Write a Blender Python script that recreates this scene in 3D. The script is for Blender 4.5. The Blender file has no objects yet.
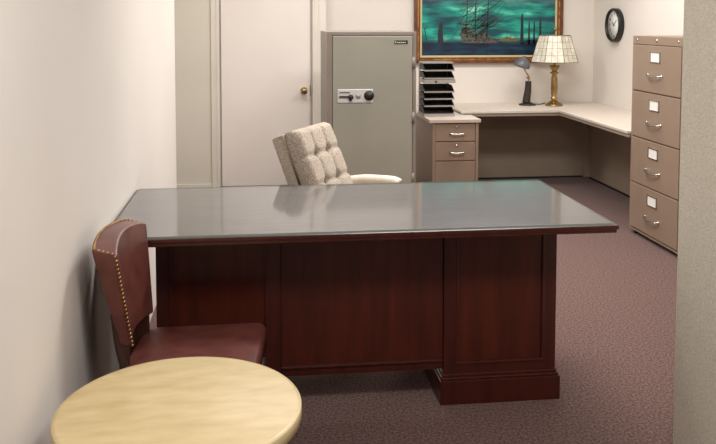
import bpy, bmesh, math, random
from mathutils import Vector, Matrix
random.seed(7)
SC = bpy.context.scene
COL = SC.collection
PI = math.pi

# ------------------------------------------------------------------ materials
def lin(c):
    return tuple(((v/255)/12.92 if v/255 <= .04045 else ((v/255+.055)/1.055)**2.4) for v in c) + (1,)

def mat(name, rgb, rough=.6, metal=0, rgb2=None, scale=20, stretch=(1,1,1), detail=4, contrast=(.35,.65),
        bump=0, bscale=200, spec=.5, coat=0, coat_rough=.1, emit=0, sheen=0, bdist=.002):
    m = bpy.data.materials.new(name); m.use_nodes = True
    nt = m.node_tree; b = nt.nodes['Principled BSDF']
    b.inputs['Base Color'].default_value = lin(rgb)
    b.inputs['Roughness'].default_value = rough
    b.inputs['Metallic'].default_value = metal
    b.inputs['Specular IOR Level'].default_value = spec
    b.inputs['Coat Weight'].default_value = coat
    b.inputs['Coat Roughness'].default_value = coat_rough
    b.inputs['Sheen Weight'].default_value = sheen
    tc = nt.nodes.new('ShaderNodeTexCoord')
    if rgb2:
        mp = nt.nodes.new('ShaderNodeMapping'); mp.inputs['Scale'].default_value = stretch
        nz = nt.nodes.new('ShaderNodeTexNoise'); nz.inputs['Scale'].default_value = scale; nz.inputs['Detail'].default_value = detail
        cr = nt.nodes.new('ShaderNodeValToRGB')
        cr.color_ramp.elements[0].position = contrast[0]; cr.color_ramp.elements[1].position = contrast[1]
        cr.color_ramp.elements[0].color = lin(rgb); cr.color_ramp.elements[1].color = lin(rgb2)
        nt.links.new(tc.outputs['Object'], mp.inputs[0]); nt.links.new(mp.outputs[0], nz.inputs['Vector'])
        nt.links.new(nz.outputs['Fac'], cr.inputs[0]); nt.links.new(cr.outputs[0], b.inputs['Base Color'])
    if bump:
        n2 = nt.nodes.new('ShaderNodeTexNoise'); n2.inputs['Scale'].default_value = bscale; n2.inputs['Detail'].default_value = 3
        bp = nt.nodes.new('ShaderNodeBump'); bp.inputs['Strength'].default_value = bump; bp.inputs['Distance'].default_value = bdist
        nt.links.new(tc.outputs['Object'], n2.inputs['Vector']); nt.links.new(n2.outputs['Fac'], bp.inputs['Height'])
        nt.links.new(bp.outputs[0], b.inputs['Normal'])
    if emit:
        b.inputs['Emission Color'].default_value = lin(rgb); b.inputs['Emission Strength'].default_value = emit
    return m

M = {}
M['wall'] = mat('painted wall', (226,220,214), .75, bump=.12, bscale=60, rgb2=(221,215,209), scale=1.2, spec=.25)
M['wall_b'] = mat('painted back wall', (226,219,211), .75, bump=.1, bscale=60, rgb2=(221,213,205), scale=1.2, spec=.25)
M['wall_cream'] = mat('cream green painted wall', (214,208,195), .7, bump=.1, bscale=60, rgb2=(209,203,190), scale=1.5, spec=.3)
M['stucco'] = mat('fine textured beige wall', (190,183,168), .9, bump=.5, bscale=260, rgb2=(212,206,192), scale=160, detail=6, spec=.15)
M['door'] = mat('painted door', (228,220,212), .5, rgb2=(223,215,207), scale=2, spec=.4)
M['trim'] = mat('cream trim', (217,211,199), .45, spec=.4, rgb2=(212,206,194), scale=3)
M['ceil'] = mat('ceiling tile', (232,230,224), .9, rgb2=(220,218,212), scale=60, bump=.2)
M['carpet'] = mat('mauve carpet', (74,54,52), 1, rgb2=(132,105,100), scale=100, detail=12, contrast=(.34,.66), bump=.15, bscale=650, spec=.05, sheen=.15, bdist=.003)
M['mahog'] = mat('red mahogany', (58,21,15), .33, rgb2=(76,29,20), scale=5, stretch=(7,7,.8), detail=8, contrast=(.3,.7), coat=.25, coat_rough=.25, spec=.35)
M['mahogp'] = mat('red mahogany panel', (63,23,14), .33, rgb2=(88,35,22), scale=3, stretch=(9,9,.7), detail=8, contrast=(.3,.75), coat=.25, coat_rough=.22, spec=.35)
M['mahogt'] = mat('grey brown desk top', (84,77,75), .5, rgb2=(98,92,90), scale=4, stretch=(.8,8,1), detail=8)  # grey-brown tone of the top as it shows through the glass
M['leather'] = mat('oxblood leather', (88,46,41), .36, rgb2=(108,60,53), scale=14, detail=5, bump=.25, bscale=260, spec=.5, bdist=.001)
M['darkwood'] = mat('dark walnut', (48,26,20), .4, rgb2=(66,36,26), scale=8, stretch=(4,4,.6))
M['brass'] = mat('antique brass', (178,150,100), .28, 1, rgb2=(146,118,72), scale=14)
M['nail'] = mat('brass nailhead', (190,154,108), .38, 1, rgb2=(150,114,74), scale=30)
M['steel'] = mat('chrome', (210,208,204), .22, 1)
M['safe'] = mat('taupe enamel safe body', (134,124,116), .42, rgb2=(126,116,108), scale=3, bump=.15, bscale=150)
M['safed'] = mat('grey green enamel safe door', (150,147,134), .4, rgb2=(144,141,129), scale=2.5, bump=.12, bscale=150)
M['taupe'] = mat('taupe steel', (148,128,111), .45, rgb2=(142,122,105), scale=3)
M['taupep'] = mat('taupe steel pedestal', (143,121,103), .45, rgb2=(136,114,97), scale=3)
M['under'] = mat('taupe laminate panel', (168,152,134), .6, rgb2=(160,144,126), scale=3)
M['counter'] = mat('speckled cream laminate', (216,206,195), .45, rgb2=(200,189,178), scale=90, detail=6, spec=.4)
M['ctredge'] = mat('counter edge', (186,168,154), .5)
M['black'] = mat('black plastic', (18,18,19), .5)
M['blackm'] = mat('black clock rim', (22,22,22), .4)
M['grey'] = mat('grey metal', (158,150,143), .4, .2)
M['card'] = mat('white card', (236,234,228), .7)
M['white'] = mat('white face', (238,238,236), .5)
M['plate'] = mat('lock plate', (214,212,210), .3, .35)
M['dark'] = mat('dark recess', (30,27,25), .6)
M['shell'] = mat('capiz shell', (224,221,208), .35, rgb2=(196,190,168), scale=22, detail=6, contrast=(.35,.7))
M['lead'] = mat('lead strip', (132,112,76), .4, .8)
M['lampgrey'] = mat('blue grey enamel', (92,94,100), .35)
M['gunmetal'] = mat('gunmetal', (62,56,52), .4, .6)
M['fabric'] = mat('beige tweed', (146,132,118), 1, rgb2=(194,182,168), scale=170, detail=6, contrast=(.38,.62), bump=.8, bscale=260, spec=.1, sheen=.2)
M['arm'] = mat('cream arm pad', (226,214,200), .7, rgb2=(214,202,188), scale=40)
M['stone'] = mat('travertine laminate top', (190,168,122), .40, rgb2=(206,186,142), scale=9, stretch=(1,2.6,1), detail=14, contrast=(.3,.66), spec=.3, coat=.12, coat_rough=.2)
M['stonee'] = mat('cream table edge', (205,184,140), .4, rgb2=(214,196,152), scale=10)
M['gold'] = mat('gilt frame', (190,142,78), .4, .35, rgb2=(120,74,34), scale=18, stretch=(1,1,1))
M['framed'] = mat('brown frame', (118,72,40), .4, rgb2=(86,50,28), scale=14)
M['liner'] = mat('cream liner', (206,186,140), .7)
M['ship'] = mat('painted dark rigging', (40,52,50), .5)
M['shipb'] = mat('painted hull', (44,40,44), .5, rgb2=(92,88,78), scale=60)
M['shipl'] = mat('painted pale stroke', (104,124,104), .5)
M['shipo'] = mat('painted ochre', (96,92,50), .5)
M['sil'] = mat('painted silhouette', (18,34,46), .5)
M['rubber'] = mat('rubber', (28,27,26), .7)
M['diff'] = mat('light diffuser', (255,250,242), .5, emit=1.2)
M['fix'] = mat('white fixture', (235,235,232), .5)

def painting_mat():
    m = bpy.data.materials.new('teal seascape'); m.use_nodes = True
    nt = m.node_tree; N = nt.nodes; L = nt.links; b = N['Principled BSDF']
    b.inputs['Roughness'].default_value = .38
    tc = N.new('ShaderNodeTexCoord'); sp = N.new('ShaderNodeSeparateXYZ'); L.new(tc.outputs['Object'], sp.inputs[0])
    mp = N.new('ShaderNodeMapping'); mp.inputs['Scale'].default_value = (1.4, 1, 6.5); L.new(tc.outputs['Object'], mp.inputs[0])
    nz = N.new('ShaderNodeTexNoise'); nz.inputs['Scale'].default_value = 1.7; nz.inputs['Detail'].default_value = 5; L.new(mp.outputs[0], nz.inputs['Vector'])
    cr = N.new('ShaderNodeValToRGB'); e = cr.color_ramp.elements
    e[0].position = .3; e[0].color = lin((8,52,64)); e[1].position = .68; e[1].color = lin((150,222,198))
    for p_, c_ in ((.42,(4,80,88)), (.50,(6,124,116)), (.58,(34,168,146))):
        x = cr.color_ramp.elements.new(p_); x.color = lin(c_)
    L.new(nz.outputs['Fac'], cr.inputs[0])
    # sea: dark navy below local z = .17
    n2 = N.new('ShaderNodeTexNoise'); n2.inputs['Scale'].default_value = 4; n2.inputs['Detail'].default_value = 6; L.new(mp.outputs[0], n2.inputs['Vector'])
    c2 = N.new('ShaderNodeValToRGB'); c2.color_ramp.elements[0].color = lin((8,22,44)); c2.color_ramp.elements[1].color = lin((14,62,84))
    c2.color_ramp.elements[0].position = .4; c2.color_ramp.elements[1].position = .7
    L.new(n2.outputs['Fac'], c2.inputs[0])
    mr = N.new('ShaderNodeMapRange'); mr.inputs['From Min'].default_value = .19; mr.inputs['From Max'].default_value = .27
    L.new(sp.outputs['Z'], mr.inputs['Value'])
    mx = N.new('ShaderNodeMix'); mx.data_type = 'RGBA'
    L.new(mr.outputs[0], mx.inputs['Factor']); L.new(c2.outputs[0], mx.inputs[6]); L.new(cr.outputs[0], mx.inputs[7])
    m3 = N.new('ShaderNodeMapRange'); m3.inputs['From Min'].default_value = .53; m3.inputs['From Max'].default_value = .63  # unseen upper canvas coloured dark slate to darken its reflection in the desk glass
    L.new(sp.outputs['Z'], m3.inputs['Value'])
    c3 = N.new('ShaderNodeValToRGB'); c3.color_ramp.elements[0].color = lin((26,40,60)); c3.color_ramp.elements[1].color = lin((84,104,124)); c3.color_ramp.elements[0].position = .35; c3.color_ramp.elements[1].position = .7
    L.new(n2.outputs['Fac'], c3.inputs[0])
    mx2 = N.new('ShaderNodeMix'); mx2.data_type = 'RGBA'
    L.new(m3.outputs[0], mx2.inputs['Factor']); L.new(mx.outputs[2], mx2.inputs[6]); L.new(c3.outputs[0], mx2.inputs[7])
    L.new(mx2.outputs[2], b.inputs['Base Color'])
    return m
M['paint'] = painting_mat()

def glass_mat():
    m = bpy.data.materials.new('clear desk glass'); m.use_nodes = True
    nt = m.node_tree; N = nt.nodes; L = nt.links; N.remove(N['Principled BSDF'])
    out = [n for n in N if n.type == 'OUTPUT_MATERIAL'][0]
    tr = N.new('ShaderNodeBsdfTransparent'); tr.inputs[0].default_value = (.965,.972,.972,1)
    gl = N.new('ShaderNodeBsdfGlossy'); gl.inputs['Roughness'].default_value = .085
    gl.inputs['Color'].default_value = (.97,.98,1,1)
    fr = N.new('ShaderNodeFresnel'); fr.inputs['IOR'].default_value = 1.66
    tc = N.new('ShaderNodeTexCoord')
    mx = N.new('ShaderNodeMixShader')
    ge = N.new('ShaderNodeNewGeometry'); mm = N.new('ShaderNodeMath'); mm.operation = 'SUBTRACT'; mm.inputs[0].default_value = 1; L.new(ge.outputs['Backfacing'], mm.inputs[1])
    m2 = N.new('ShaderNodeMath'); m2.operation = 'MULTIPLY'; L.new(fr.outputs[0], m2.inputs[0]); L.new(mm.outputs[0], m2.inputs[1])
    L.new(m2.outputs[0], mx.inputs[0]); L.new(tr.outputs[0], mx.inputs[1]); L.new(gl.outputs[0], mx.inputs[2]); L.new(mx.outputs[0], out.inputs[0])
    return m
M['glass'] = glass_mat()
M['glassedge'] = mat('green glass edge', (140,156,152), .15, spec=.8)

# ------------------------------------------------------------------ mesh helpers
def box(bm, x0, x1, y0, y1, z0, z1, bev=0, seg=2, mi=0):
    g = bmesh.ops.create_cube(bm, size=1)
    vs = g['verts']
    for v in vs:
        v.co = Vector(((x0+x1)/2 + v.co.x*(x1-x0), (y0+y1)/2 + v.co.y*(y1-y0), (z0+z1)/2 + v.co.z*(z1-z0)))
    fs = set(f for v in vs for f in v.link_faces)
    for f in fs: f.material_index = mi
    if bev:
        es = list(set(e for v in vs for e in v.link_edges))
        bmesh.ops.bevel(bm, geom=es, offset=bev, segments=seg, profile=.6, affect='EDGES')
    return bm

def lathe(bm, prof, seg=32, cx=0, cy=0, axis='z', scale=(1,1), smooth=True, cap=True):
    rings = []
    for r, z in prof:
        ring = []
        for i in range(seg):
            a = 2*PI*i/seg
            x, y = r*math.cos(a)*scale[0], r*math.sin(a)*scale[1]
            co = (cx+x, cy+y, z) if axis == 'z' else ((z, cx+x, cy+y) if axis == 'x' else (cx+x, z, cy+y))
            ring.append(bm.verts.new(co))
        rings.append(ring)
    for a, b in zip(rings, rings[1:]):
        for i in range(seg):
            f = bm.faces.new((a[i], a[(i+1) % seg], b[(i+1) % seg], b[i])); f.smooth = smooth
    if cap:
        for ring in (rings[0], rings[-1]):
            try: bm.faces.new(ring)
            except ValueError: pass
    return bm

def tube(bm, pts, r, seg=10, closed=False):
    pts = [Vector(p) for p in pts]
    n = len(pts); rs = r if isinstance(r, (list, tuple)) else [r]*n
    rings = []; prev = None
    for i, p in enumerate(pts):
        d = (pts[min(i+1, n-1)] - pts[max(i-1, 0)]).normalized()
        if prev is None:
            u = d.orthogonal().normalized()
        else:
            u = (prev - d*prev.dot(d)).normalized()
        prev = u; w = d.cross(u)
        rings.append([bm.verts.new(p + (u*math.cos(2*PI*k/seg) + w*math.sin(2*PI*k/seg))*rs[i]) for k in range(seg)])
    for a, b in zip(rings, rings[1:]):
        for i in range(seg):
            f = bm.faces.new((a[i], a[(i+1) % seg], b[(i+1) % seg], b[i])); f.smooth = True
    bm.faces.new(rings[0]); bm.faces.new(list(reversed(rings[-1])))
    return bm

def smooth_path(pts, n=6):
    P = [Vector(p) for p in pts]; out = []
    for i in range(len(P)-1):
        p0, p1, p2, p3 = P[max(i-1,0)], P[i], P[i+1], P[min(i+2, len(P)-1)]
        for k in range(n):
            t = k/n
            out.append(.5*((2*p1)+(-p0+p2)*t+(2*p0-5*p1+4*p2-p3)*t*t+(-p0+3*p1-3*p2+p3)*t**3))
    out.append(P[-1]); return out

def prism(bm, poly, z0, z1, bev=0):
    a = [bm.verts.new((x, y, z0)) for x, y in poly]; b = [bm.verts.new((x, y, z1)) for x, y in poly]
    fs = [bm.faces.new(a[::-1]), bm.faces.new(b)]
    for i in range(len(poly)):
        fs.append(bm.faces.new((a[i], a[(i+1) % len(a)], b[(i+1) % len(a)], b[i])))
    if bev:
        es = list(set(e for v in b for e in v.link_edges if e.other_vert(v) in b)) + [e for v in a for e in v.link_edges if e.other_vert(v) in b]
        bmesh.ops.bevel(bm, geom=es, offset=bev, segments=2, profile=.6, affect='EDGES')
    return bm

def sphere(bm, c, r, u=10, v=6, sc=(1,1,1)):
    g = bmesh.ops.create_uvsphere(bm, u_segments=u, v_segments=v, radius=r)
    for w in g['verts']:
        w.co = Vector((w.co.x*sc[0], w.co.y*sc[1], w.co.z*sc[2])) + Vector(c)
        for f in w.link_faces: f.smooth = True
    return bm

def B(): return bmesh.new()

def P(name, bm, m, parent=None, sub=0, smooth=False, label=None):
    bmesh.ops.recalc_face_normals(bm, faces=bm.faces)
    me = bpy.data.meshes.new(name)
    if smooth:
        for f in bm.faces: f.smooth = True
    bm.to_mesh(me); bm.free()
    for mm in (m if isinstance(m, (list, tuple)) else [m]): me.materials.append(M[mm])
    o = bpy.data.objects.new(name, me); COL.objects.link(o)
    if parent: o.parent = parent
    if sub:
        s = o.modifiers.new('s', 'SUBSURF'); s.levels = sub; s.render_levels = sub
    if label: o['label'] = label
    return o

def thing(name, label, cat, loc=(0,0,0), rz=0, group=None):
    o = bpy.data.objects.new(name, None); COL.objects.link(o); o.empty_display_size = .1
    o.location = loc; o.rotation_euler = (0, 0, rz); o['label'] = label; o['category'] = cat
    if group: o['group'] = group
    return o

def tag(o, label, cat, group=None):
    o['label'] = label; o['category'] = cat
    if group: o['group'] = group
    return o

def struct(name, bm, m):
    o = P(name, bm, m); o['kind'] = 'structure'; return o

def text_bm(s, size, M4):
    cu = bpy.data.curves.new('t', 'FONT'); cu.body = s; cu.size = size; cu.align_x = 'CENTER'; cu.align_y = 'CENTER'; cu.extrude = .0004
    o = bpy.data.objects.new('t', cu); COL.objects.link(o)
    dg = bpy.context.evaluated_depsgraph_get(); dg.update()
    me = bpy.data.meshes.new_from_object(o.evaluated_get(dg))
    me.transform(M4)
    bpy.data.objects.remove(o); bpy.data.curves.remove(cu)
    return me

# ------------------------------------------------------------------ dimensions
XL, XR, YB, YF, ZC = -.556, 3.203, 7.55, -1.2, 2.62

# ------------------------------------------------------------------ setting
struct('floor', box(B(), -1.4, XR+.1, YF-.1, YB+.1, -.1, 0), 'carpet')
struct('ceiling', box(B(), -1.4, XR+.1, YF-.1, YB+.1, ZC, ZC+.1), 'ceil')
struct('wall_left', box(B(), XL-.1, XL, YF, 5.47, 0, ZC, bev=.006), 'wall')
XR2 = -1.25   # recess beyond the end of the left wall
struct('wall_recess', box(B(), XR2-.1, XR2, 5.37, YB+.1, 0, ZC), 'wall')
struct('wall_recess_end', box(B(), XR2, XL-.1, 5.37, 5.47, 0, ZC), 'wall')
struct('wall_right', box(B(), XR, XR+.1, YF, YB+.1, 0, ZC), 'wall_b')
struct('wall_front', box(B(), XL, XR, YF-.1, YF, 0, ZC), 'wall')
YW = 7.40    # the door stands in a slightly nearer stretch of the back wall
DX0, DX1, DH = -.350, .461, 2.04
b = B()
box(b, DX0-.03, DX1+.03, YW+.045, YW+.1, 0, ZC)
box(b, DX0-.04, DX1+.04, YW, YW+.05, DH+.02, ZC)
box(b, DX1+.02, .60, YW, YW+.15, 0, ZC)
box(b, .60, XR, YB, YB+.1, 0, ZC)
struct('wall_back', b, 'wall_b')
struct('wall_back_left', box(B(), -1.25, DX0-.02, YW, YW+.1, 0, ZC), 'wall_cream')
struct('wall_right_near', box(B(), 1.417, XR, 2.20, 2.6, 0, ZC, bev=.004), 'stucco')
b = B(); box(b, DX0+.004, DX1-.006, YW+.012, YW+.045, .008, DH)
d = struct('door_1', b, 'door')
b = B(); lathe(b, [(.001,YW-.062),(.018,YW-.06),(.028,YW-.048),(.028,YW-.036),(.014,YW-.022),(.012,YW-.006),(.030,YW-.004),(.032,YW+.0125)], 24, .396, .872, 'y')
k = P('door_knob', b, 'brass', d)
b = B(); box(b, DX1-.010, DX1-.004, YW+.008, YW+.013, .82, .92); P('strike_plate', b, 'brass', d)
b = B()
for x0, x1 in ((DX0-.085, DX0-.012), (DX1+.012, DX1+.07)):
    box(b, x0, x1, YW-.018, YW+.02, 0, DH+.012, bev=.003)
    xx = DX0-.03 if x0 < 0 else DX1+.024
    box(b, xx-.008, xx+.008, YW-.023, YW-.0175, 0, DH, bev=.002)
box(b, DX0-.085, DX1+.07, YW-.018, YW+.02, DH+.012, DH+.08, bev=.003)
struct('trim_1', b, 'trim')
struct('baseboard_back', box(B(), -1.25, DX0-.086, YW-.012, YW, 0, .035, bev=.002), 'trim')

# ------------------------------------------------------------------ executive desk
desk = thing('executive_desk', 'large dark red mahogany executive desk with panelled front and overhanging top', 'desk')
X0, X1, Y0, Y1 = -.549, 1.313, 2.8385, 3.695
b = B()
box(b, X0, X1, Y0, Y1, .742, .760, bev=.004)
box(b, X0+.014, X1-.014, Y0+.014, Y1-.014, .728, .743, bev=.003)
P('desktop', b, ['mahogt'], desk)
b = B()   # moulded mahogany edge band round the top
for (x0,x1,y0,y1) in ((X0-.003,X1+.003,Y0-.003,Y0+.02),(X0-.003,X1+.003,Y1-.02,Y1+.003),(X0-.003,X0+.02,Y0+.02,Y1-.02),(X1-.02,X1+.003,Y0+.02,Y1-.02)):
    box(b, x0, x1, y0, y1, .744, .7595, bev=.004)
    box(b, x0+.006, x1-.006, y0+.006 if y0 < Y0+.01 else y0, y1-.01 if y1 > Y1-.01 else y1, .7305, .745, bev=.003)
P('edge_moulding', b, 'mahog', desk)
YD = 3.079; YE = 3.62
def pedestal(x0, x1):
    b = B(); box(b, x0+.002, x1-.002, YD+.014, YE, .10, .7275)
    p = P('pedestal', b, 'mahog', desk)
    b = B()   # stiles and rails
    sw = .05
    box(b, x0, x0+sw, YD, YD+.02, .117, .727, bev=.002); box(b, x1-sw, x1, YD, YD+.02, .117, .727, bev=.002)
    box(b, x0+sw-.001, x1-sw+.001, YD+.0005, YD+.02, .117, .158, bev=.002); box(b, x0+sw-.001, x1-sw+.001, YD+.0005, YD+.02, .690, .727, bev=.002)
    # bead round the panel
    box(b, x0+sw-.002, x0+sw+.009, YD-.0035, YD+.018, .156, .692, bev=.003); box(b, x1-sw-.009, x1-sw+.002, YD-.0035, YD+.018, .156, .692, bev=.003)
    box(b, x0+sw, x1-sw, YD-.0045, YD+.018, .155, .167, bev=.004)
    P('front_frame', b, 'mahog', p)
    P('front_panel', box(B(), x0+sw+.004, x1-sw-.004, YD+.0085, YD+.016, .160, .692), 'mahogp', p)
    b = B()
    box(b, x0-.016, x1+.016, YD-.016, YE+.016, .0, .096, bev=.003)
    box(b, x0-.011, x1+.011, YD-.011, YE+.011, .0955, .108, bev=.005)
    box(b, x0-.005, x1+.005, YD-.005, YE+.005, .1075, .120, bev=.004)
    P('plinth', b, 'mahog', p)
    for z0, z1 in ((.14,.40),(.41,.56),(.57,.71)):
        dr = P('drawer', box(B(), x0+.03, x1-.03, YE-.001, YE+.016, z0, z1, bev=.003), 'mahogp', p)
    return p
pedestal(-.394, .072)
pedestal(.713, 1.170)
b = B()
xa, xb, YC_ = .0705, .7145, YD+.010
box(b, xa, xb, YC_+.014, YC_+.03, .136, .727)
box(b, xa+.001, xb, YC_+.003, YC_+.015, .136, .168, bev=.002)
box(b, xa+.001, xb, YC_+.003, YC_+.015, .69, .727, bev=.002)
mo = P('modesty_panel', b, 'mahog', desk)
P('panel_field', box(B(), xa+.004, xb-.002, YC_+.008, YC_+.016, .17, .69, bev=.002), 'mahogp', mo)
P('panel_bead', box(box(B(), xa+.001, xb-.001, YC_-.004, YC_+.014, .165, .177, bev=.004), xa+.001, xa+.009, YC_-.003, YC_+.014, .166, .692, bev=.004), 'mahog', mo)

# glass sheet lying on the desk
b = B(); box(b, X0+.012, X1-.012, Y0+.012, Y1-.012, .7602, .7655)
for f in b.faces:
    f.material_index = 0 if abs(f.normal.z) > .5 else 1
bmesh.ops.recalc_face_normals(b, faces=b.faces)
for f in b.faces: f.material_index = 0 if abs(f.normal.z) > .5 else 1
# keep only one reflecting face: the underside sits on the wood
gl = P('desk_glass', b, ['glass', 'glassedge'])
tag(gl, 'sheet of reflective protective glass covering the mahogany desk top', 'glass sheet')

# ------------------------------------------------------------------ round side table
rt = thing('round_side_table', 'round side table with cream marbled stone-look top in the foreground', 'table', (-.205, 2.03, 0))
R = .305
b = B(); lathe(b, [(.001,.5497),(R-.012,.5497),(R-.004,.549),(R-.001,.545)], 96); P('tabletop', b, 'stone', rt)
b = B(); lathe(b, [(R-.02,.514),(R-.004,.514),(R,.518),(R,.545),(R-.0025,.5487),(R-.006,.5490)], 96, cap=False); lathe(b, [(.001,.514),(R-.0201,.514)], 96, cap=False); P('edge_band', b, 'stonee', rt, label='pale cream rim of the table top')
b = B(); lathe(b, [(.001,.5135),(.13,.5135),(.13,.505),(.035,.495),(.03,.46),(.03,.10),(.045,.05),(.001,.05)], 32); P('pedestal', b, 'darkwood', rt)
b = B(); lathe(b, [(.001,0),(.21,0),(.215,.012),(.19,.03),(.06,.05),(.001,.05)], 48); P('base', b, 'darkwood', rt)

# ------------------------------------------------------------------ leather side chair (local +X = front)
ch = thing('leather_side_chair', 'oxblood leather side chair with brass nailhead trim, between round table and desk', 'chair', (-.20, 2.615, 0), math.radians(-5))
def seat_poly(x0, x1, wb, wf, r=.045, n=6):
    pts = []
    cs = [((x0, -wb), 1), ((x1, -wf), 1), ((x1, wf), 1), ((x0, wb), 1)]
    P_ = [Vector(c[0]) for c in cs]
    for i in range(4):
        p, a, c = P_[i], P_[i-1], P_[(i+1) % 4]
        da = (a-p).normalized(); dc = (c-p).normalized()
        for k in range(n+1):
            t = k/n
            q = (p+da*r)*(1-t)**2 + p*2*t*(1-t) + (p+dc*r)*t*t
            pts.append((q.x, q.y))
    return pts
def cushion(bm, poly, z0, z1, crown=.012, edge=.02):
    cx = sum(p[0] for p in poly)/len(poly); cy = sum(p[1] for p in poly)/len(poly)
    def ring(f, z): return [bm.verts.new((cx+(x-cx)*f, cy+(y-cy)*f, z)) for x, y in poly]
    rs = [ring(.96, z0), ring(1, z0+edge*.5)]
    rs += [ring(1, z1-edge)]
    for k in range(1, 5):
        a = k/4*PI/2; rs.append(ring(1-.07*(1-math.cos(a)), z1-edge+edge*math.sin(a)))
    for f in (.8, .55, .3, .1): rs.append(ring(f, z1+crown*(1-f*f)/(1-.5)))
    for a, c in zip(rs, rs[1:]):
        for i in range(len(poly)): bm.faces.new((a[i], a[(i+1) % len(poly)], c[(i+1) % len(poly)], c[i])).smooth = True
    bm.faces.new(rs[0]); bm.faces.new(rs[-1]).smooth = True
    return bm
P('seat', cushion(B(), seat_poly(-.215, .200, .185, .225), .410, .462, .006), 'leather', ch)
b = B(); prism(b, seat_poly(-.205, .190, .175, .212), .350, .4115); P('seat_rail', b, 'darkwood', ch)
def backpt(s, t, front):
    w = .140 + .052*min(1, t*1.1)
    y = s*w
    lean = -.203 - .032*t
    curve = .028*s*s
    th = .040 + .036*t
    z = .525 + .312*t + .012*math.cos(s*PI/2)*t*t - (.016*t*abs(s)**3 if front else 0)
    x = lean + curve - (0 if front else th)
    if front: x += .010*math.cos(s*PI/2)*math.sin(PI*min(1, t*1.0))
    return Vector((x, y, z))
SS = [-1, -.97, -.9, -.7, -.45, -.2, 0, .2, .45, .7, .9, .97, 1]
TT = [0, .03, .1, .25, .4, .55, .7, .85, .94, .985, 1]
b = B(); g = {}
for fr in (0, 1):
    for i, s in enumerate(SS):
        for j, t in enumerate(TT):
            g[fr, i, j] = b.verts.new(backpt(s, t, fr))
nI, nJ = len(SS), len(TT)
for fr in (0, 1):
    for i in range(nI-1):
        for j in range(nJ-1):
            b.faces.new((g[fr,i,j], g[fr,i+1,j], g[fr,i+1,j+1], g[fr,i,j+1]))
for i in range(nI-1):
    for j in (0, nJ-1): b.faces.new((g[0,i,j], g[0,i+1,j], g[1,i+1,j], g[1,i,j]))
for j in range(nJ-1):
    for i in (0, nI-1): b.faces.new((g[0,i,j], g[0,i,j+1], g[1,i,j+1], g[1,i,j]))
back = P('backrest', b, 'leather', ch, sub=2, smooth=True)
b = B()
def nails(pts):
    path = [Vector(p) for p in pts]; acc = 0; step = .0135; last = path[0]; out = [last]
    for p in path[1:]:
        seg = (p-last).length
        while acc + seg >= step:
            q = last + (p-last).normalized()*(step-acc); out.append(q); seg = (p-q).length; last = q; acc = 0
        acc += seg; last = p
    for q in out: sphere(b, q, .0046, 8, 5)
for sd in (-1, 1):
    nails([backpt(sd, .01+.93*k/20, 1) + Vector((-.004 if sd < 0 else -.016, sd*.0015 if sd < 0 else -.001, 0)) for k in range(21)] +
          [backpt(sd, 1, 1)*(1-k/6)+backpt(sd, 1, 0)*k/6 + Vector((-.010*(1-k/6)+.008*k/6, -sd*.006, .000)) for k in range(0, 7)])
nails([backpt(-.94+1.88*k/30, 1, 0) + Vector((.008, 0, -.001)) for k in range(31)])
P('nailhead_trim', b, 'nail', back)
for sd in (-1, 1):
    b = B(); tube(b, smooth_path([(-.235, sd*.125, .62), (-.222, sd*.125, .52), (-.200, sd*.135, .43), (-.190, sd*.145, .33)]), [.016]*19, 8)
    P('back_post', b, 'darkwood', ch)
b = B(); arc = [(-.236+.030*(y/.13)**2, y) for y in [-.135+.27*k/10 for k in range(11)]]
prism(b, [(x+.014, y) for x, y in arc] + [(x-.012, y) for x, y in arc[::-1]], .430, .545)
P('back_rail', b, 'darkwood', ch)
for sd in (-1, 1):
    b = B(); tube(b, [(-.185, sd*.15, .36), (-.20, sd*.155, .2), (-.245, sd*.16, 0)], [.021, .018, .014], 8); P('leg', b, 'darkwood', ch)
    b = B(); tube(b, [(.18, sd*.185, .355), (.18, sd*.185, .2), (.182, sd*.187, 0)], [.023, .019, .013], 8); P('leg', b, 'darkwood', ch)
    b = B(); tube(b, [(-.21, sd*.156, .17), (.18, sd*.186, .17)], .011, 8); P('stretcher', b, 'darkwood', ch)

# ------------------------------------------------------------------ tufted swivel armchair behind desk (local +X = front)
F = math.radians(-29)
sw = thing('swivel_armchair', 'button-tufted beige tweed swivel armchair behind the desk', 'chair', (.521, 3.955, 0), F)
# backrest: local frame, width along y, leaning back
W2 = .212
def bk(u, v, dx):   # u -1..1 across, v 0..1 up, dx out of the front face
    base = Vector((-.17, 0, .50)); up = Vector((-.38, 0, .925)); n = Vector((.925, 0, .38))
    wtop = W2*(1-.04*v)
    zc = .50*v
    return base + up*zc + Vector((0, u*wtop, 0)) + n*dx
buttons = [(c, v) for v in (.13, .42, .71) for c in (-.34, .34)]
def tuft(u, v):
    h = .052
    x, y = u*W2, v*.50
    for bu, bv in buttons:
        d2 = (x-bu*W2)**2 + (y-bv*.50)**2
        h -= .032*math.exp(-d2/(.022**2)) + .010*math.exp(-d2/(.006**2))
    for bu in (-.34, .34): h -= .013*math.exp(-((x-bu*W2)/.011)**2)
    for bv in (.13, .42, .71): h -= .012*math.exp(-((y-bv*.50)/.011)**2)
    e = max(0, abs(u)-.86)/.14; f = max(0, abs(v-.5)*2-.88)/.12
    h *= (1-.75*e*e)*(1-.75*f*f) if e < 1 and f < 1 else .25
    return h
b = B(); nu, nv = 48, 48; G = {}
for i in range(nu+1):
    for j in range(nv+1):
        u = -1+2*i/nu; v = j/nv
        cu = u*(1-.06*max(0, abs(v-.5)*2-.8)/.2*abs(u)**4)
        G[i,j] = b.verts.new(bk(cu, v, .03+tuft(u, v)))
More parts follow.
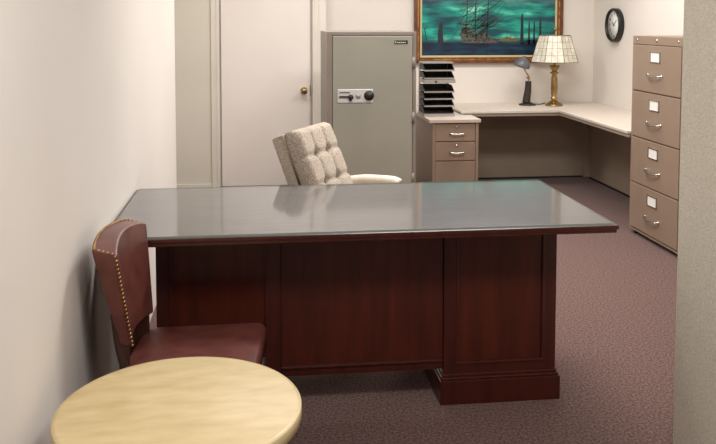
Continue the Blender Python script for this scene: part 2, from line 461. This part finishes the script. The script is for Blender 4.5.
for i in range(nu):
    for j in range(nv): b.faces.new((G[i,j], G[i+1,j], G[i+1,j+1], G[i,j+1])).smooth = True
rim = [(i,0) for i in range(nu+1)] + [(nu,j) for j in range(1,nv+1)] + [(i,nv) for i in range(nu-1,-1,-1)] + [(0,j) for j in range(nv-1,0,-1)]
lo = []
for (i, j) in rim:
    u = -1+2*i/nu; v = j/nv
    cu = u*(1-.06*max(0, abs(v-.5)*2-.8)/.2*abs(u)**4)
    lo.append(b.verts.new(bk(cu*.985, .5+(v-.5)*.985, 0)))
n_ = len(rim)
for k in range(n_): b.faces.new((G[rim[k]], G[rim[(k+1) % n_]], lo[(k+1) % n_], lo[k])).smooth = True
b.faces.new(lo)
cush = P('back_cushion', b, 'fabric', sw)
for bu, bv in buttons:
    b = B(); sphere(b, bk(bu, bv, .03+tuft(bu, bv)+.002), .0085, 10, 6); P('button', b, 'fabric', cush)
b = B()
prof = [(-.99,-.015),( .99,-.015)]
vs = {}
for kx, dx in enumerate((-.075, -.06, .0)):
    for ku, u in enumerate((-1.0, 1.0)):
        for kv, v in enumerate((-.03, 1.0)):
            f = .96 if kx == 0 else 1.0
            vs[kx,ku,kv] = b.verts.new(bk(u*f, v if kx else .5+(v-.5)*.97, dx))
for kx in (0, 1):
    b.faces.new((vs[kx,0,0], vs[kx,0,1], vs[kx+1,0,1], vs[kx+1,0,0])); b.faces.new((vs[kx,1,0], vs[kx,1,1], vs[kx+1,1,1], vs[kx+1,1,0]))
    b.faces.new((vs[kx,0,0], vs[kx,1,0], vs[kx+1,1,0], vs[kx+1,0,0])); b.faces.new((vs[kx,0,1], vs[kx,1,1], vs[kx+1,1,1], vs[kx+1,0,1]))
b.faces.new((vs[0,0,0], vs[0,1,0], vs[0,1,1], vs[0,0,1])); b.faces.new((vs[2,0,0], vs[2,1,0], vs[2,1,1], vs[2,0,1]))
bmesh.ops.bevel(b, geom=list(b.edges), offset=.01, segments=3, profile=.5, affect='EDGES')
P('back_shell', b, 'fabric', sw, smooth=True)
P('seat_cushion', cushion(B(), seat_poly(-.21, .25, .21, .215, r=.07), .38, .49, .012, .035), 'fabric', sw)
for sd in (-1, 1):
    b = B()
    for x0, x1 in ((-.20, .22),):
        pts = smooth_path([(-.215, sd*.246, .655), (-.12, sd*.248, .672), (-.02, sd*.248, .676), (.05, sd*.248, .675), (.085, sd*.247, .664)], 5)
        tube(b, pts, [.026]+[.03]*(len(pts)-2)+[.02], 14)
    P('armrest', b, 'arm', sw)
    b = B(); tube(b, smooth_path([(.02, sd*.248, .655), (.06, sd*.245, .50), (.06, sd*.20, .37), (0, sd*.05, .36)]), .012, 8); P('arm_support', b, 'gunmetal', sw)
b = B(); lathe(b, [(.001,.11),(.03,.11),(.03,.22),(.022,.23),(.022,.34),(.07,.36),(.07,.379),(.001,.379)], 20); P('column', b, 'gunmetal', sw)
for k in range(5):
    a = 2*PI*k/5+.3
    b = B(); tube(b, [(.02*math.cos(a), .02*math.sin(a), .13), (.28*math.cos(a), .28*math.sin(a), .075)], [.024, .014], 8); lg = P('leg', b, 'gunmetal', sw)
    b = B(); lathe(b, [(.001,-.02),(.026,-.018),(.028,0),(.026,.018),(.001,.02)], 16, 0, 0, 'y')
    for v in b.verts: v.co = Matrix.Rotation(a, 3, 'Z') @ v.co + Vector((.285*math.cos(a), .285*math.sin(a), .0285))
    tube(b, [(.285*math.cos(a), .285*math.sin(a), .03), (.28*math.cos(a), .28*math.sin(a), .08)], .006, 6)
    P('caster', b, 'rubber', lg)

# ------------------------------------------------------------------ safe
sf = thing('office_safe', 'tall grey-green steel combination safe with taupe sides between door and trays', 'safe', (.488, 5.971, 0))
w, dpt, h = .668, .627, 1.430
b = B(); box(b, 0, w, .012, dpt, .03, h, bev=.006)
for (x0, x1, z0, z1) in ((0,.040,.03,h),(w-.026,w,.03,h),(.038,w-.024,h-.028,h),(.038,w-.024,.03,.06)):
    box(b, x0, x1, -.006, .02, z0, z1, bev=.004)
P('body', b, 'safe', sf)
for x in (.06, w-.06):
    for y in (.06, dpt-.06): P('foot', lathe(B(), [(.001,0),(.03,0),(.03,.031),(.001,.031)], 16, x, y), 'rubber', sf)
b = B(); box(b, .043, w-.030, -.012, .013, .064, h-.032, bev=.004)
dr = P('safe_door', b, 'safed', sf, label='grey-green door of the safe')
b = B(); box(b, .078, .341, -.020, -.0115, .905, 1.005, bev=.004); lp = P('lock_plate', b, 'plate', dr, label='silver lock plate')
b = B(); lathe(b, [(.001,-.052),(.024,-.050),(.028,-.034),(.036,-.03),(.038,-.0195),(.001,-.0195)], 28, .311, .958, 'y'); P('combination_dial', b, 'black', dr)
b = B(); lathe(b, [(.001,-.030),(.016,-.029),(.020,-.0195),(.001,-.0195)], 24, .231, .955, 'y'); P('key_lock', b, 'grey', dr)
b = B(); box(b, .088, .176, -.034, -.026, .945, .958, bev=.003); lathe(b, [(.001,-.04),(.018,-.036),(.020,-.0195),(.001,-.0195)], 20, .176, .948, 'y'); box(b, .162, .182, -.036, -.026, .918, .952, bev=.004)
P('lever_handle', b, 'dark', dr)
P('plate_marking', box(B(), .090, .168, -.0212, -.0198, .977, .985), 'dark', dr)
b = B(); box(b, .500, .602, -.0145, -.0115, 1.338, 1.366, bev=.001); P('brand_plate', b, 'dark', dr, label='small dark maker plate')
b = B()
for x, ww, hh in ((.506,.006,.015),(.520,.009,.008),(.534,.009,.008),(.548,.009,.008),(.562,.009,.008),(.576,.009,.008)): box(b, x, x+ww, -.0150, -.0143, 1.346, 1.346+hh)
P('plate_lettering', b, 'plate', dr)
for z in (.33, .79, 1.20):
    b = B(); lathe(b, [(.001,z-.04),(.011,z-.04),(.011,z+.04),(.001,z+.04)], 14, w-.024, -.014); box(b, w-.030, w-.008, -.014, -.005, z-.034, z+.034, bev=.002); P('hinge', b, 'safe', sf)

# ------------------------------------------------------------------ drawer pedestal with its own top
pd = thing('drawer_cabinet', 'low taupe steel drawer cabinet with light top standing right of the safe', 'cabinet', (1.400, 6.50, 0))
w, dpt = .388, .75
b = B(); box(b, 0, w, .035, dpt, .03, .673, bev=.004)
box(b, 0, .024, .012, .04, .03, .673, bev=.003); box(b, w-.024, w, .012, .04, .03, .673, bev=.003)
P('body', b, 'taupep', pd)
P('plinth', box(B(), .02, w-.02, .05, dpt-.02, 0, .031), 'dark', pd)
b = B(); prism(b, [(-.030,0),(w+.016,0),(w+.016,.33),(w-.048,.33),(w-.048,1.035),(-.030,1.035)], .675, .701, .003)
bmesh.ops.recalc_face_normals(b, faces=b.faces)
for f in b.faces: f.material_index = 0 if f.normal.z > .5 else 1
P('worktop', b, ['counter', 'ctredge'], pd, label='light speckled top of the drawer cabinet')
for z0, z1, hd in ((.520,.666,1),(.360,.512,1),(.06,.352,0)):
    b = B(); box(b, .026, w-.026, .018, .036, z0, z1, bev=.003); q = P('drawer', b, 'taupep', pd)
    if hd:
        zc = (z0+z1)/2-.005; xc = w/2+.01
        b = B(); tube(b, smooth_path([(xc-.055,.02,zc+.006),(xc-.055,-.004,zc),(xc-.035,-.012,zc-.006),(xc+.035,-.012,zc-.006),(xc+.055,-.004,zc),(xc+.055,.02,zc+.006)],4), .006, 8); P('handle', b, 'steel', q)
        b = B(); lathe(b, [(.001,.012),(.009,.013),(.010,.019),(.001,.019)], 16, xc, z1-.028, 'y'); P('lock', b, 'steel', q)

# ------------------------------------------------------------------ tray rack
tr = thing('letter_tray_rack', 'tall stack of black letter trays in a grey metal rack beside the safe', 'tray rack', (1.371, 6.72, .701))
w, dpt, H = .262, .25, .458
b = B(); 
for x in (0, w-.012):
    box(b, x, x+.012, dpt-.03, dpt, 0, H, bev=.002)
box(b, 0, w, .05, dpt, H-.012, H, bev=.002)
box(b, 0, w+.004, .0, dpt, 0, .024, bev=.002)
P('rack_frame', b, 'grey', tr)
zs = [.030, .091, .151, .211, .325, .392]
for z in zs:
    hh = .050
    b = B(); box(b, .004, w-.004, 0, dpt-.005, z, z+.004); box(b, .004, w-.004, dpt-.010, dpt-.005, z, z+hh)
    for x in (.004, w-.008):
        v = [b.verts.new(c) for c in ((x,.004,z+.004),(x,dpt-.01,z+.004),(x,dpt-.01,z+hh),(x,.09,z+hh),(x,.004,z+.010))]
        v2 = [b.verts.new(c.co+Vector((.004,0,0))) for c in v]
        b.faces.new(v); b.faces.new(v2[::-1])
        for i in range(5): b.faces.new((v[i], v[(i+1) % 5], v2[(i+1) % 5], v2[i]))
    t_ = P('tray', b, 'black', tr)
    if z > .03: P('tray_lip', box(B(), .0, w, -.004, .002, z-.008, z+.004, bev=.001), 'grey', t_)
b = B(); box(b, -.001, w+.006, -.006, dpt-.02, .283, .313, bev=.002); dw = P('shallow_drawer', b, 'grey', tr, label='grey metal drawer between the trays')
b = B(); lathe(b, [(.001,-.018),(.008,-.016),(.008,-.005),(.001,-.005)], 12, .10, .298, 'y'); P('knob', b, 'dark', dw)

# ------------------------------------------------------------------ L shaped counter
ct = thing('corner_counter', 'L-shaped built-in counter with speckled cream top along back and right walls', 'counter', (0,0,0))
ZT = .725; xi, yi = 2.60, 6.85
poly = [(1.725, yi), (xi, yi), (xi, 5.512), (XR-.002, 5.512), (XR-.002, YB-.002), (1.725, YB-.002)]
b = B(); prism(b, poly, ZT-.016, ZT, bev=.002)
prism(b, [(1.729, yi+.004), (xi+.004, yi+.004), (xi+.004, 5.515), (XR-.004, 5.515), (XR-.004, YB-.004), (1.80, YB-.004), (1.80, yi+.06), (1.729, yi+.06)], ZT-.0205, ZT-.016)
bmesh.ops.recalc_face_normals(b, faces=b.faces)
for f in b.faces: f.material_index = 0 if f.normal.z > .5 else (1 if abs(f.normal.z) < .5 else 2)
P('worktop', b, ['counter', 'counter', 'under'], ct)
P('edge_strip', prism(B(), [(1.745, yi+.012), (xi+.012, yi+.012), (xi+.012, 5.518), (xi+.03, 5.518), (xi+.03, yi+.03), (1.745, yi+.03)], ZT-.045, ZT-.0205), 'under', ct)
P('back_panel', box(B(), 1.80, XR-.03, YB-.045, YB-.02, .01, ZT-.021), 'under', ct)
P('side_panel', box(B(), XR-.062, XR-.037, 5.58, YB-.046, .01, ZT-.021), 'under', ct)
b = B(); box(b, XR-.115, XR-.0625, YB-.12, YB-.0455, .01, ZT-.021, bev=.003); box(b, XR-.135, XR-.063, YB-.17, YB-.119, ZT-.14, ZT-.021, bev=.004)
P('corner_post', b, 'under', ct)
b = B(); box(b, 1.80, XR-.12, YB-.055, YB-.0451, .0, .014); box(b, XR-.072, XR-.0621, 5.58, YB-.125, 0, .014); P('kick_strip', b, 'dark', ct)
b = B(); box(b, 2.80, XR-.0625, 5.565, 5.585, 0, ZT-.021); P('end_panel', b, 'under', ct)

# ------------------------------------------------------------------ four drawer file cabinet (front faces -X)
fc = thing('file_cabinet', 'tall four-drawer taupe steel file cabinet at end of the counter', 'cabinet', (2.628, 4.80, 0))
Ly, Hc = .7058, 1.408
b = B(); box(b, .02, .565, 0, Ly, .03, Hc, bev=.004)
box(b, .0, .03, 0, .022, .03, Hc, bev=.003); box(b, .0, .03, Ly-.022, Ly, .03, Hc, bev=.003); box(b, .0, .03, .02, Ly-.02, 1.350, Hc, bev=.003); box(b, .0, .03, .02, Ly-.02, .03, .046, bev=.003)
P('body', b, 'taupe', fc)
for x in (.04, .53):
    for y in (.035, Ly-.035): P('foot', lathe(B(), [(.001,0),(.018,0),(.014,.031),(.001,.031)], 12, x, y), 'gunmetal', fc)
b = B()
lathe(b, [(.001,-.006),(.010,-.005),(.011,.001),(.001,.001)], 16, Ly/2, 1.380, 'x')
P('lock', b, 'steel', fc)
for y in (.07, Ly-.07): P('stud', lathe(B(), [(.001,-.003),(.008,-.002),(.009,.001),(.001,.001)], 12, y, 1.380, 'x'), 'steel', fc)
for k in range(4):
    z1 = 1.346 - k*.325; z0 = z1-.318
    b = B(); box(b, -.006, .021, .024, Ly-.024, z0, z1, bev=.004); q = P('drawer', b, 'taupe', fc)
    yc = Ly/2+.005
    b = B(); zc = z1-.078
    for (a0,a1,c0,c1) in ((-.068,.068,.030,.037),(-.068,.068,-.037,-.030),(-.068,-.058,-.037,.037),(.058,.068,-.037,.037)):
        box(b, -.012, -.0055, yc+a0, yc+a1, zc+c0, zc+c1, bev=.0015)
    lh = P('label_holder', b, 'steel', q)
    P('label_card', box(B(), -.0085, -.0058, yc-.058, yc+.058, zc-.030, zc+.030), 'card', q, label='blank white card')
    b = B(); zc = z1-.205
    pts = [(-.004, yc-.098, zc+.006), (-.014, yc-.095, zc+.005), (-.030, yc-.07, zc-.001), (-.036, yc, zc-.004), (-.030, yc+.07, zc-.001), (-.014, yc+.095, zc+.005), (-.004, yc+.098, zc+.006)]
    sp = smooth_path(pts, 4); tube(b, sp, [.009 if i < 4 or i > len(sp)-5 else .0062 for i in range(len(sp))], 8); P('handle', b, 'steel', q)

# ------------------------------------------------------------------ painting
PX0, PX1, PZ0, PZ1 = 1.436, 2.880, 1.108, 2.10
pt = thing('framed_painting', 'framed teal seascape painting with tall ship and silhouettes on the back wall', 'painting', (PX0, YB, PZ0))
W, Hh = PX1-PX0, PZ1-PZ0
def frame_ring(bm, i0, i1, y0, y1, bev=.003):
    box(bm, i0, W-i0, y0, y1, i0, i1, bev); box(bm, i0, W-i0, y0, y1, Hh-i1, Hh-i0, bev)
    box(bm, i0, i1, y0, y1, i1, Hh-i1, bev); box(bm, W-i1, W-i0, y0, y1, i1, Hh-i1, bev)
b = B(); frame_ring(b, 0, .030, -.045, -.004); frame_ring(b, .045, .056, -.040, -.004); P('outer_frame', b, 'framed', pt)
b = B(); frame_ring(b, .028, .048, -.036, -.004, .005); P('gilt_moulding', b, 'gold', pt)
b = B(); frame_ring(b, .055, .074, -.028, -.004, .002); P('liner', b, 'liner', pt)
cv = P('canvas', box(B(), .072, W-.072, -.020, -.006, .072, Hh-.072), 'paint', pt)
YC = -.0212
def stroke(bm, x0, z0, x1, z1, r):
    d = Vector((x1-x0, 0, z1-z0)); n = Vector((-d.z, 0, d.x)).normalized()*r
    a = Vector((x0, YC, z0)); c = Vector((x1, YC, z1)); o = Vector((0, .0010, 0))
    vs = [bm.verts.new(q) for q in (a+n, a-n, c-n*.6, c+n*.6)]; v2 = [bm.verts.new(v.co+o) for v in vs]
    bm.faces.new(vs); bm.faces.new(v2[::-1])
    for i in range(4): bm.faces.new((vs[i], vs[(i+1) % 4], v2[(i+1) % 4], v2[i]))
def shape(bm, pts):
    vs = [bm.verts.new((x, YC, z)) for x, z in pts]; v2 = [bm.verts.new((x, YC+.001, z)) for x, z in pts]
    bm.faces.new(vs); bm.faces.new(v2[::-1])
    for i in range(len(vs)): bm.faces.new((vs[i], vs[(i+1) % len(vs)], v2[(i+1) % len(vs)], v2[i]))
b = B()   # ship: pale and dark rigging strokes over a dark hull
rnd = random.Random(3)
sx, sz = .56, .20
for mx, top in ((.50,.72),(.585,.80),(.70,.62)):
    stroke(b, mx, sz+.05, mx+.015, top, .006)
    for q in range(6):
        z = sz+.12+q*(top-sz-.15)/6; l = .10-.010*q
        stroke(b, mx-l*.8, z-.01, mx+l, z+.035, .0035)
        stroke(b, mx-l*.7, z-.06, mx+.02, z+.05, .002)
for q in range(48):
    a = rnd.uniform(.40,.66); stroke(b, a, sz+rnd.uniform(.0,.2), a+rnd.uniform(.02,.32), sz+rnd.uniform(.12,.42), rnd.uniform(.0012,.0028))
for a0,a1,c0,c1 in ((.62,.28,.86,.47),(.60,.33,.84,.40),(.68,.22,.88,.30),(.70,.48,.86,.62)): stroke(b, a0,a1,c0,c1,.0035)
P('painted_rigging', b, 'ship', cv)
b = B(); shape(b, [(.44,.27),(.47,.19),(.80,.19),(.84,.23),(.73,.24),(.70,.29),(.60,.27),(.52,.34),(.46,.34)]); P('painted_hull', b, 'shipb', cv)
b = B()
for k in range(14):
    a = 2*PI*k/14
    stroke(b, .54+.045*math.cos(a), .25+.055*math.sin(a), .54+.045*math.cos(a+2*PI/14), .25+.055*math.sin(a+2*PI/14), .0018)
for v in b.verts: v.co.y -= .0012
P('painted_sail', b, 'shipl', cv)
b = B()
pa, pz = .46, .24
for q in range(30):
    a = rnd.uniform(.43,.66); z = .24+.40*q/30+rnd.uniform(-.03,.03); stroke(b, pa, pz, a, z, .0013); pa, pz = a, z
for v in b.verts: v.co.y -= .0012
P('painted_highlight', b, 'shipl', cv)
b = B(); shape(b, [(.225,.19),(.285,.19),(.275,.28),(.27,.35),(.262,.385),(.248,.39),(.238,.36),(.228,.29)])
stroke(b, .265,.33,.285,.40,.004); stroke(b, .12,.21,.10,.34,.004); stroke(b, .10,.30,.125,.36,.003); stroke(b, .35,.22,.42,.32,.002); P('painted_figure', b, 'sil', cv)
b = B()
for x, t_, r_ in ((1.045,.47,.012),(1.115,.40,.007),(1.165,.41,.007),(1.225,.43,.010)):
    shape(b, [(x-r_*1.4,.18),(x+r_*1.4,.18),(x+r_,t_-.05),(x+r_*.5,t_),(x-r_*.5,t_),(x-r_,t_-.05)])
shape(b, [(1.03,.18),(1.28,.18),(1.27,.215),(1.10,.22)]); P('painted_towers', b, 'sil', cv)
b = B(); shape(b, [(.83,.225),(.85,.205),(1.0,.205),(1.02,.24),(.94,.235),(.90,.255),(.86,.235)]); stroke(b, .93,.23,.945,.29,.004); stroke(b,.98,.23,.99,.30,.003); P('painted_boat', b, 'shipo', cv)

# ------------------------------------------------------------------ brass lamp
bl = thing('table_lamp', 'brass table lamp with panelled capiz shell shade on the counter', 'lamp', (2.700, 7.24, ZT))
b = B(); lathe(b, [(.001,0),(.078,0),(.082,.006),(.078,.016),(.066,.020),(.060,.030),(.040,.036),(.032,.046),(.001,.046)], 40); P('base', b, 'brass', bl)
b = B(); lathe(b, [(.001,.045),(.026,.046),(.020,.055),(.033,.066),(.033,.074),(.020,.084),(.024,.094),(.027,.11),(.032,.17),(.028,.26),(.020,.285),(.024,.292),(.040,.302),(.042,.310),(.022,.318),(.024,.330),(.042,.352),(.050,.372),(.030,.376),(.012,.378),(.010,.40),(.010,.43),(.001,.43)], 32); P('stem', b, 'brass', bl)
b = B(); tube(b, [(0,0,.42),(0,0,.695)], .004, 8); lathe(b, [(.001,.686),(.012,.689),(.016,.704),(.012,.719),(.005,.729),(.001,.736)], 16); P('finial', b, 'brass', bl)
NS = 8
sr0, sr1, sz0, sz1 = .226, .150, .408, .650
b = B()
def hexring(r, z, off=0): return [Vector((r*math.cos(2*PI*(k+.5)/NS+.43), r*math.sin(2*PI*(k+.5)/NS+.43), z)) for k in range(NS)]
o0, o1, i0, i1 = hexring(sr0, sz0), hexring(sr1, sz1), hexring(sr0-.004, sz0), hexring(sr1-.004, sz1)
V = [[b.verts.new(c) for c in r] for r in (o0, o1, i1, i0)]
for a, c in zip(V, V[1:]+V[:1]):
    for k in range(NS): b.faces.new((a[k], a[(k+1) % NS], c[(k+1) % NS], c[k]))
sh = P('lamp_shade', b, 'shell', bl)
b = B()
for k in range(NS):
    a0, a1, c0, c1 = o0[k], o1[k], o0[(k+1) % NS], o1[(k+1) % NS]
    tube(b, [a0, a1], .0028, 6)
    for t_ in (1/3, 2/3): tube(b, [a0.lerp(c0, t_), a1.lerp(c1, t_)], .0014, 6)
    for t_ in (0, .26, .52, .76, 1): tube(b, [a0.lerp(a1, t_), c0.lerp(c1, t_)], .0026 if t_ in (0, 1) else .0014, 6)
P('shade_leading', b, 'lead', sh)
b = B()
for k in range(0, NS, 2): tube(b, [i1[k], Vector((0,0,sz1-.002))], .002, 6)
P('shade_spider', b, 'brass', bl)

# ------------------------------------------------------------------ small desk lamp
dl = thing('desk_lamp', 'small grey metal gooseneck desk lamp left of the brass lamp', 'lamp', (2.470, 7.31, ZT))
b = B(); lathe(b, [(.001,0),(.078,0),(.082,.006),(.076,.014),(.050,.020),(.034,.030),(.001,.034)], 36, scale=(1,.85)); P('base', b, 'gunmetal', dl)
b = B(); pts = smooth_path([(-.012,0,.025),(-.006,0,.08),(.004,0,.15),(.006,0,.225)], 5)
tube(b, pts, [.038-.010*i/(len(pts)-1) for i in range(len(pts))], 14); P('stem', b, 'gunmetal', dl)
b = B(); tube(b, smooth_path([(.006,0,.215),(.010,0,.26),(-.018,0,.31),(-.040,-.01,.345),(-.055,-.02,.38)], 5), .0065, 8); lathe(b, [(.001,.245),(.012,.245),(.012,.262),(.001,.262)], 12, .008, 0); tube(b, [(-.02,-.01,.262),(.01,0,.25)], .004, 6)
P('neck', b, 'brass', dl, label='thin brass neck')
b = B()
lathe(b, [(.074,-.010),(.078,0),(.074,.020),(.062,.045),(.040,.065),(.018,.074),(.016,.09),(.001,.094)], 30, cap=False)
lathe(b, [(.070,-.010),(.058,.040),(.036,.060),(.001,.066)], 30, cap=False)
bmesh.ops.transform(b, matrix=Matrix.Translation((-.068,-.03,.372)) @ Matrix.Rotation(math.radians(14), 4, 'Y') @ Matrix.Rotation(math.radians(12), 4, 'X'), verts=b.verts)
P('lamp_shade', b, 'lampgrey', dl, label='blue-grey dome shade')
b = B(); tube(b, smooth_path([(.06,.02,.008),(.10,.04,.005),(.125,.01,.005),(.15,.05,.005),(.19,.09,.005),(.22,.15,.005)], 6), .004, 6); P('cord', b, 'black', dl)

# ------------------------------------------------------------------ wall clock (faces -X)
ck = thing('wall_clock', 'round wall clock with black rim and white face on the right wall', 'clock', (XR, 7.03, 1.472))
RC = .152
b = B(); lathe(b, [(RC-.006,0),(RC,-.004),(RC,-.046),(RC-.006,-.054),(RC-.016,-.054),(RC-.020,-.040),(RC-.020,-.004)], 56, 0, 0, 'x'); P('rim', b, 'blackm', ck)
b = B(); lathe(b, [(.001,-.006),(RC-.0195,-.006),(RC-.0195,-.030),(.001,-.030)], 56, 0, 0, 'x'); fcx = P('clock_face', b, 'white', ck)
for hnum in range(1, 13):
    a = hnum*PI/6
    # viewed from -X looking to +X: right hand is -Y
    y = -math.sin(a)*.098; z = math.cos(a)*.098
    mt = Matrix.Translation((-.0306, y, z)) @ Matrix(((0,0,-1,0),(-1,0,0,0),(0,1,0,0),(0,0,0,1)))
    me = text_bm(str(hnum), .034, mt); nb = B(); nb.from_mesh(me); bpy.data.meshes.remove(me)
    P('numeral', nb, 'black', fcx)
for nm, ang, ln, wd in (('hour_hand', 310, .045, .003), ('minute_hand', 50, .07, .002)):
    b = B(); box(b, -.0345, -.0325, -wd, wd, -.012, ln)
    bmesh.ops.rotate(b, verts=b.verts, cent=(0,0,0), matrix=Matrix.Rotation(math.radians(ang), 3, 'X'))
    P(nm, b, 'black', ck)
b = B(); lathe(b, [(.001,-.037),(.008,-.036),(.008,-.030),(.001,-.030)], 14, 0, 0, 'x'); P('hub', b, 'black', ck)

# ------------------------------------------------------------------ ceiling fixtures and their light
lights = [(1.1, 4.2, 62, 'over the swivel armchair'), (2.1, 5.9, 34, 'near the corner counter'), (.25, 6.05, 31, 'added in front of the door to brighten it'), (.55, 1.0, 44, 'above the foreground table')]  # the one by the door is an unseen lamp added to brighten that wall
for x, y, p_, wh in lights:
    t = thing('ceiling_light', 'recessed fluorescent ceiling light ' + wh, 'ceiling light', (x, y, ZC), 0, 'fluorescent ceiling lights')
    b = B()
    for a in ((-.61,.61,-.31,-.29),(-.61,.61,.29,.31),(-.61,-.59,-.29,.29),(.59,.61,-.29,.29)): box(b, a[0], a[1], a[2], a[3], -.02, 0)
    P('frame', b, 'fix', t)
    P('diffuser', box(B(), -.59, .59, -.29, .29, -.012, -.001), 'diff', t)
    L = bpy.data.lights.new('fluorescent', 'AREA'); L.shape = 'RECTANGLE'; L.size = 1.16; L.size_y = .56; L.energy = p_; L.color = (1, .965, .925)
    lo_ = bpy.data.objects.new('fluorescent_light', L); COL.objects.link(lo_); lo_.location = (x, y, ZC-.03)

wd = bpy.data.worlds.new('w'); SC.world = wd; wd.use_nodes = True
wd.node_tree.nodes['Background'].inputs[0].default_value = (1, .97, .94, 1); wd.node_tree.nodes['Background'].inputs[1].default_value = .2

# ------------------------------------------------------------------ camera
f_px, cy, pitch, roll, yaw, hcam = 814.6906, 69.7609, .0614, -.0008, .1199, 1.5185
cam = bpy.data.cameras.new('camera'); co = bpy.data.objects.new('camera', cam); COL.objects.link(co)
cam.sensor_fit = 'HORIZONTAL'; cam.sensor_width = 36; cam.lens = f_px*36/716
cam.shift_y = (cy-222)/716
cam.clip_start = .05
co.location = (0, 0, hcam)
co.matrix_world = Matrix.Translation((0, 0, hcam)) @ Matrix.Rotation(-yaw, 4, 'Z') @ Matrix.Rotation(PI/2-pitch, 4, 'X') @ Matrix.Rotation(-roll, 4, 'Z')
SC.camera = co
SC.view_settings.view_transform = 'Standard'; SC.view_settings.look = 'None'; SC.view_settings.gamma = 1; SC.view_settings.use_curve_mapping = False
SC.view_settings.exposure = 0
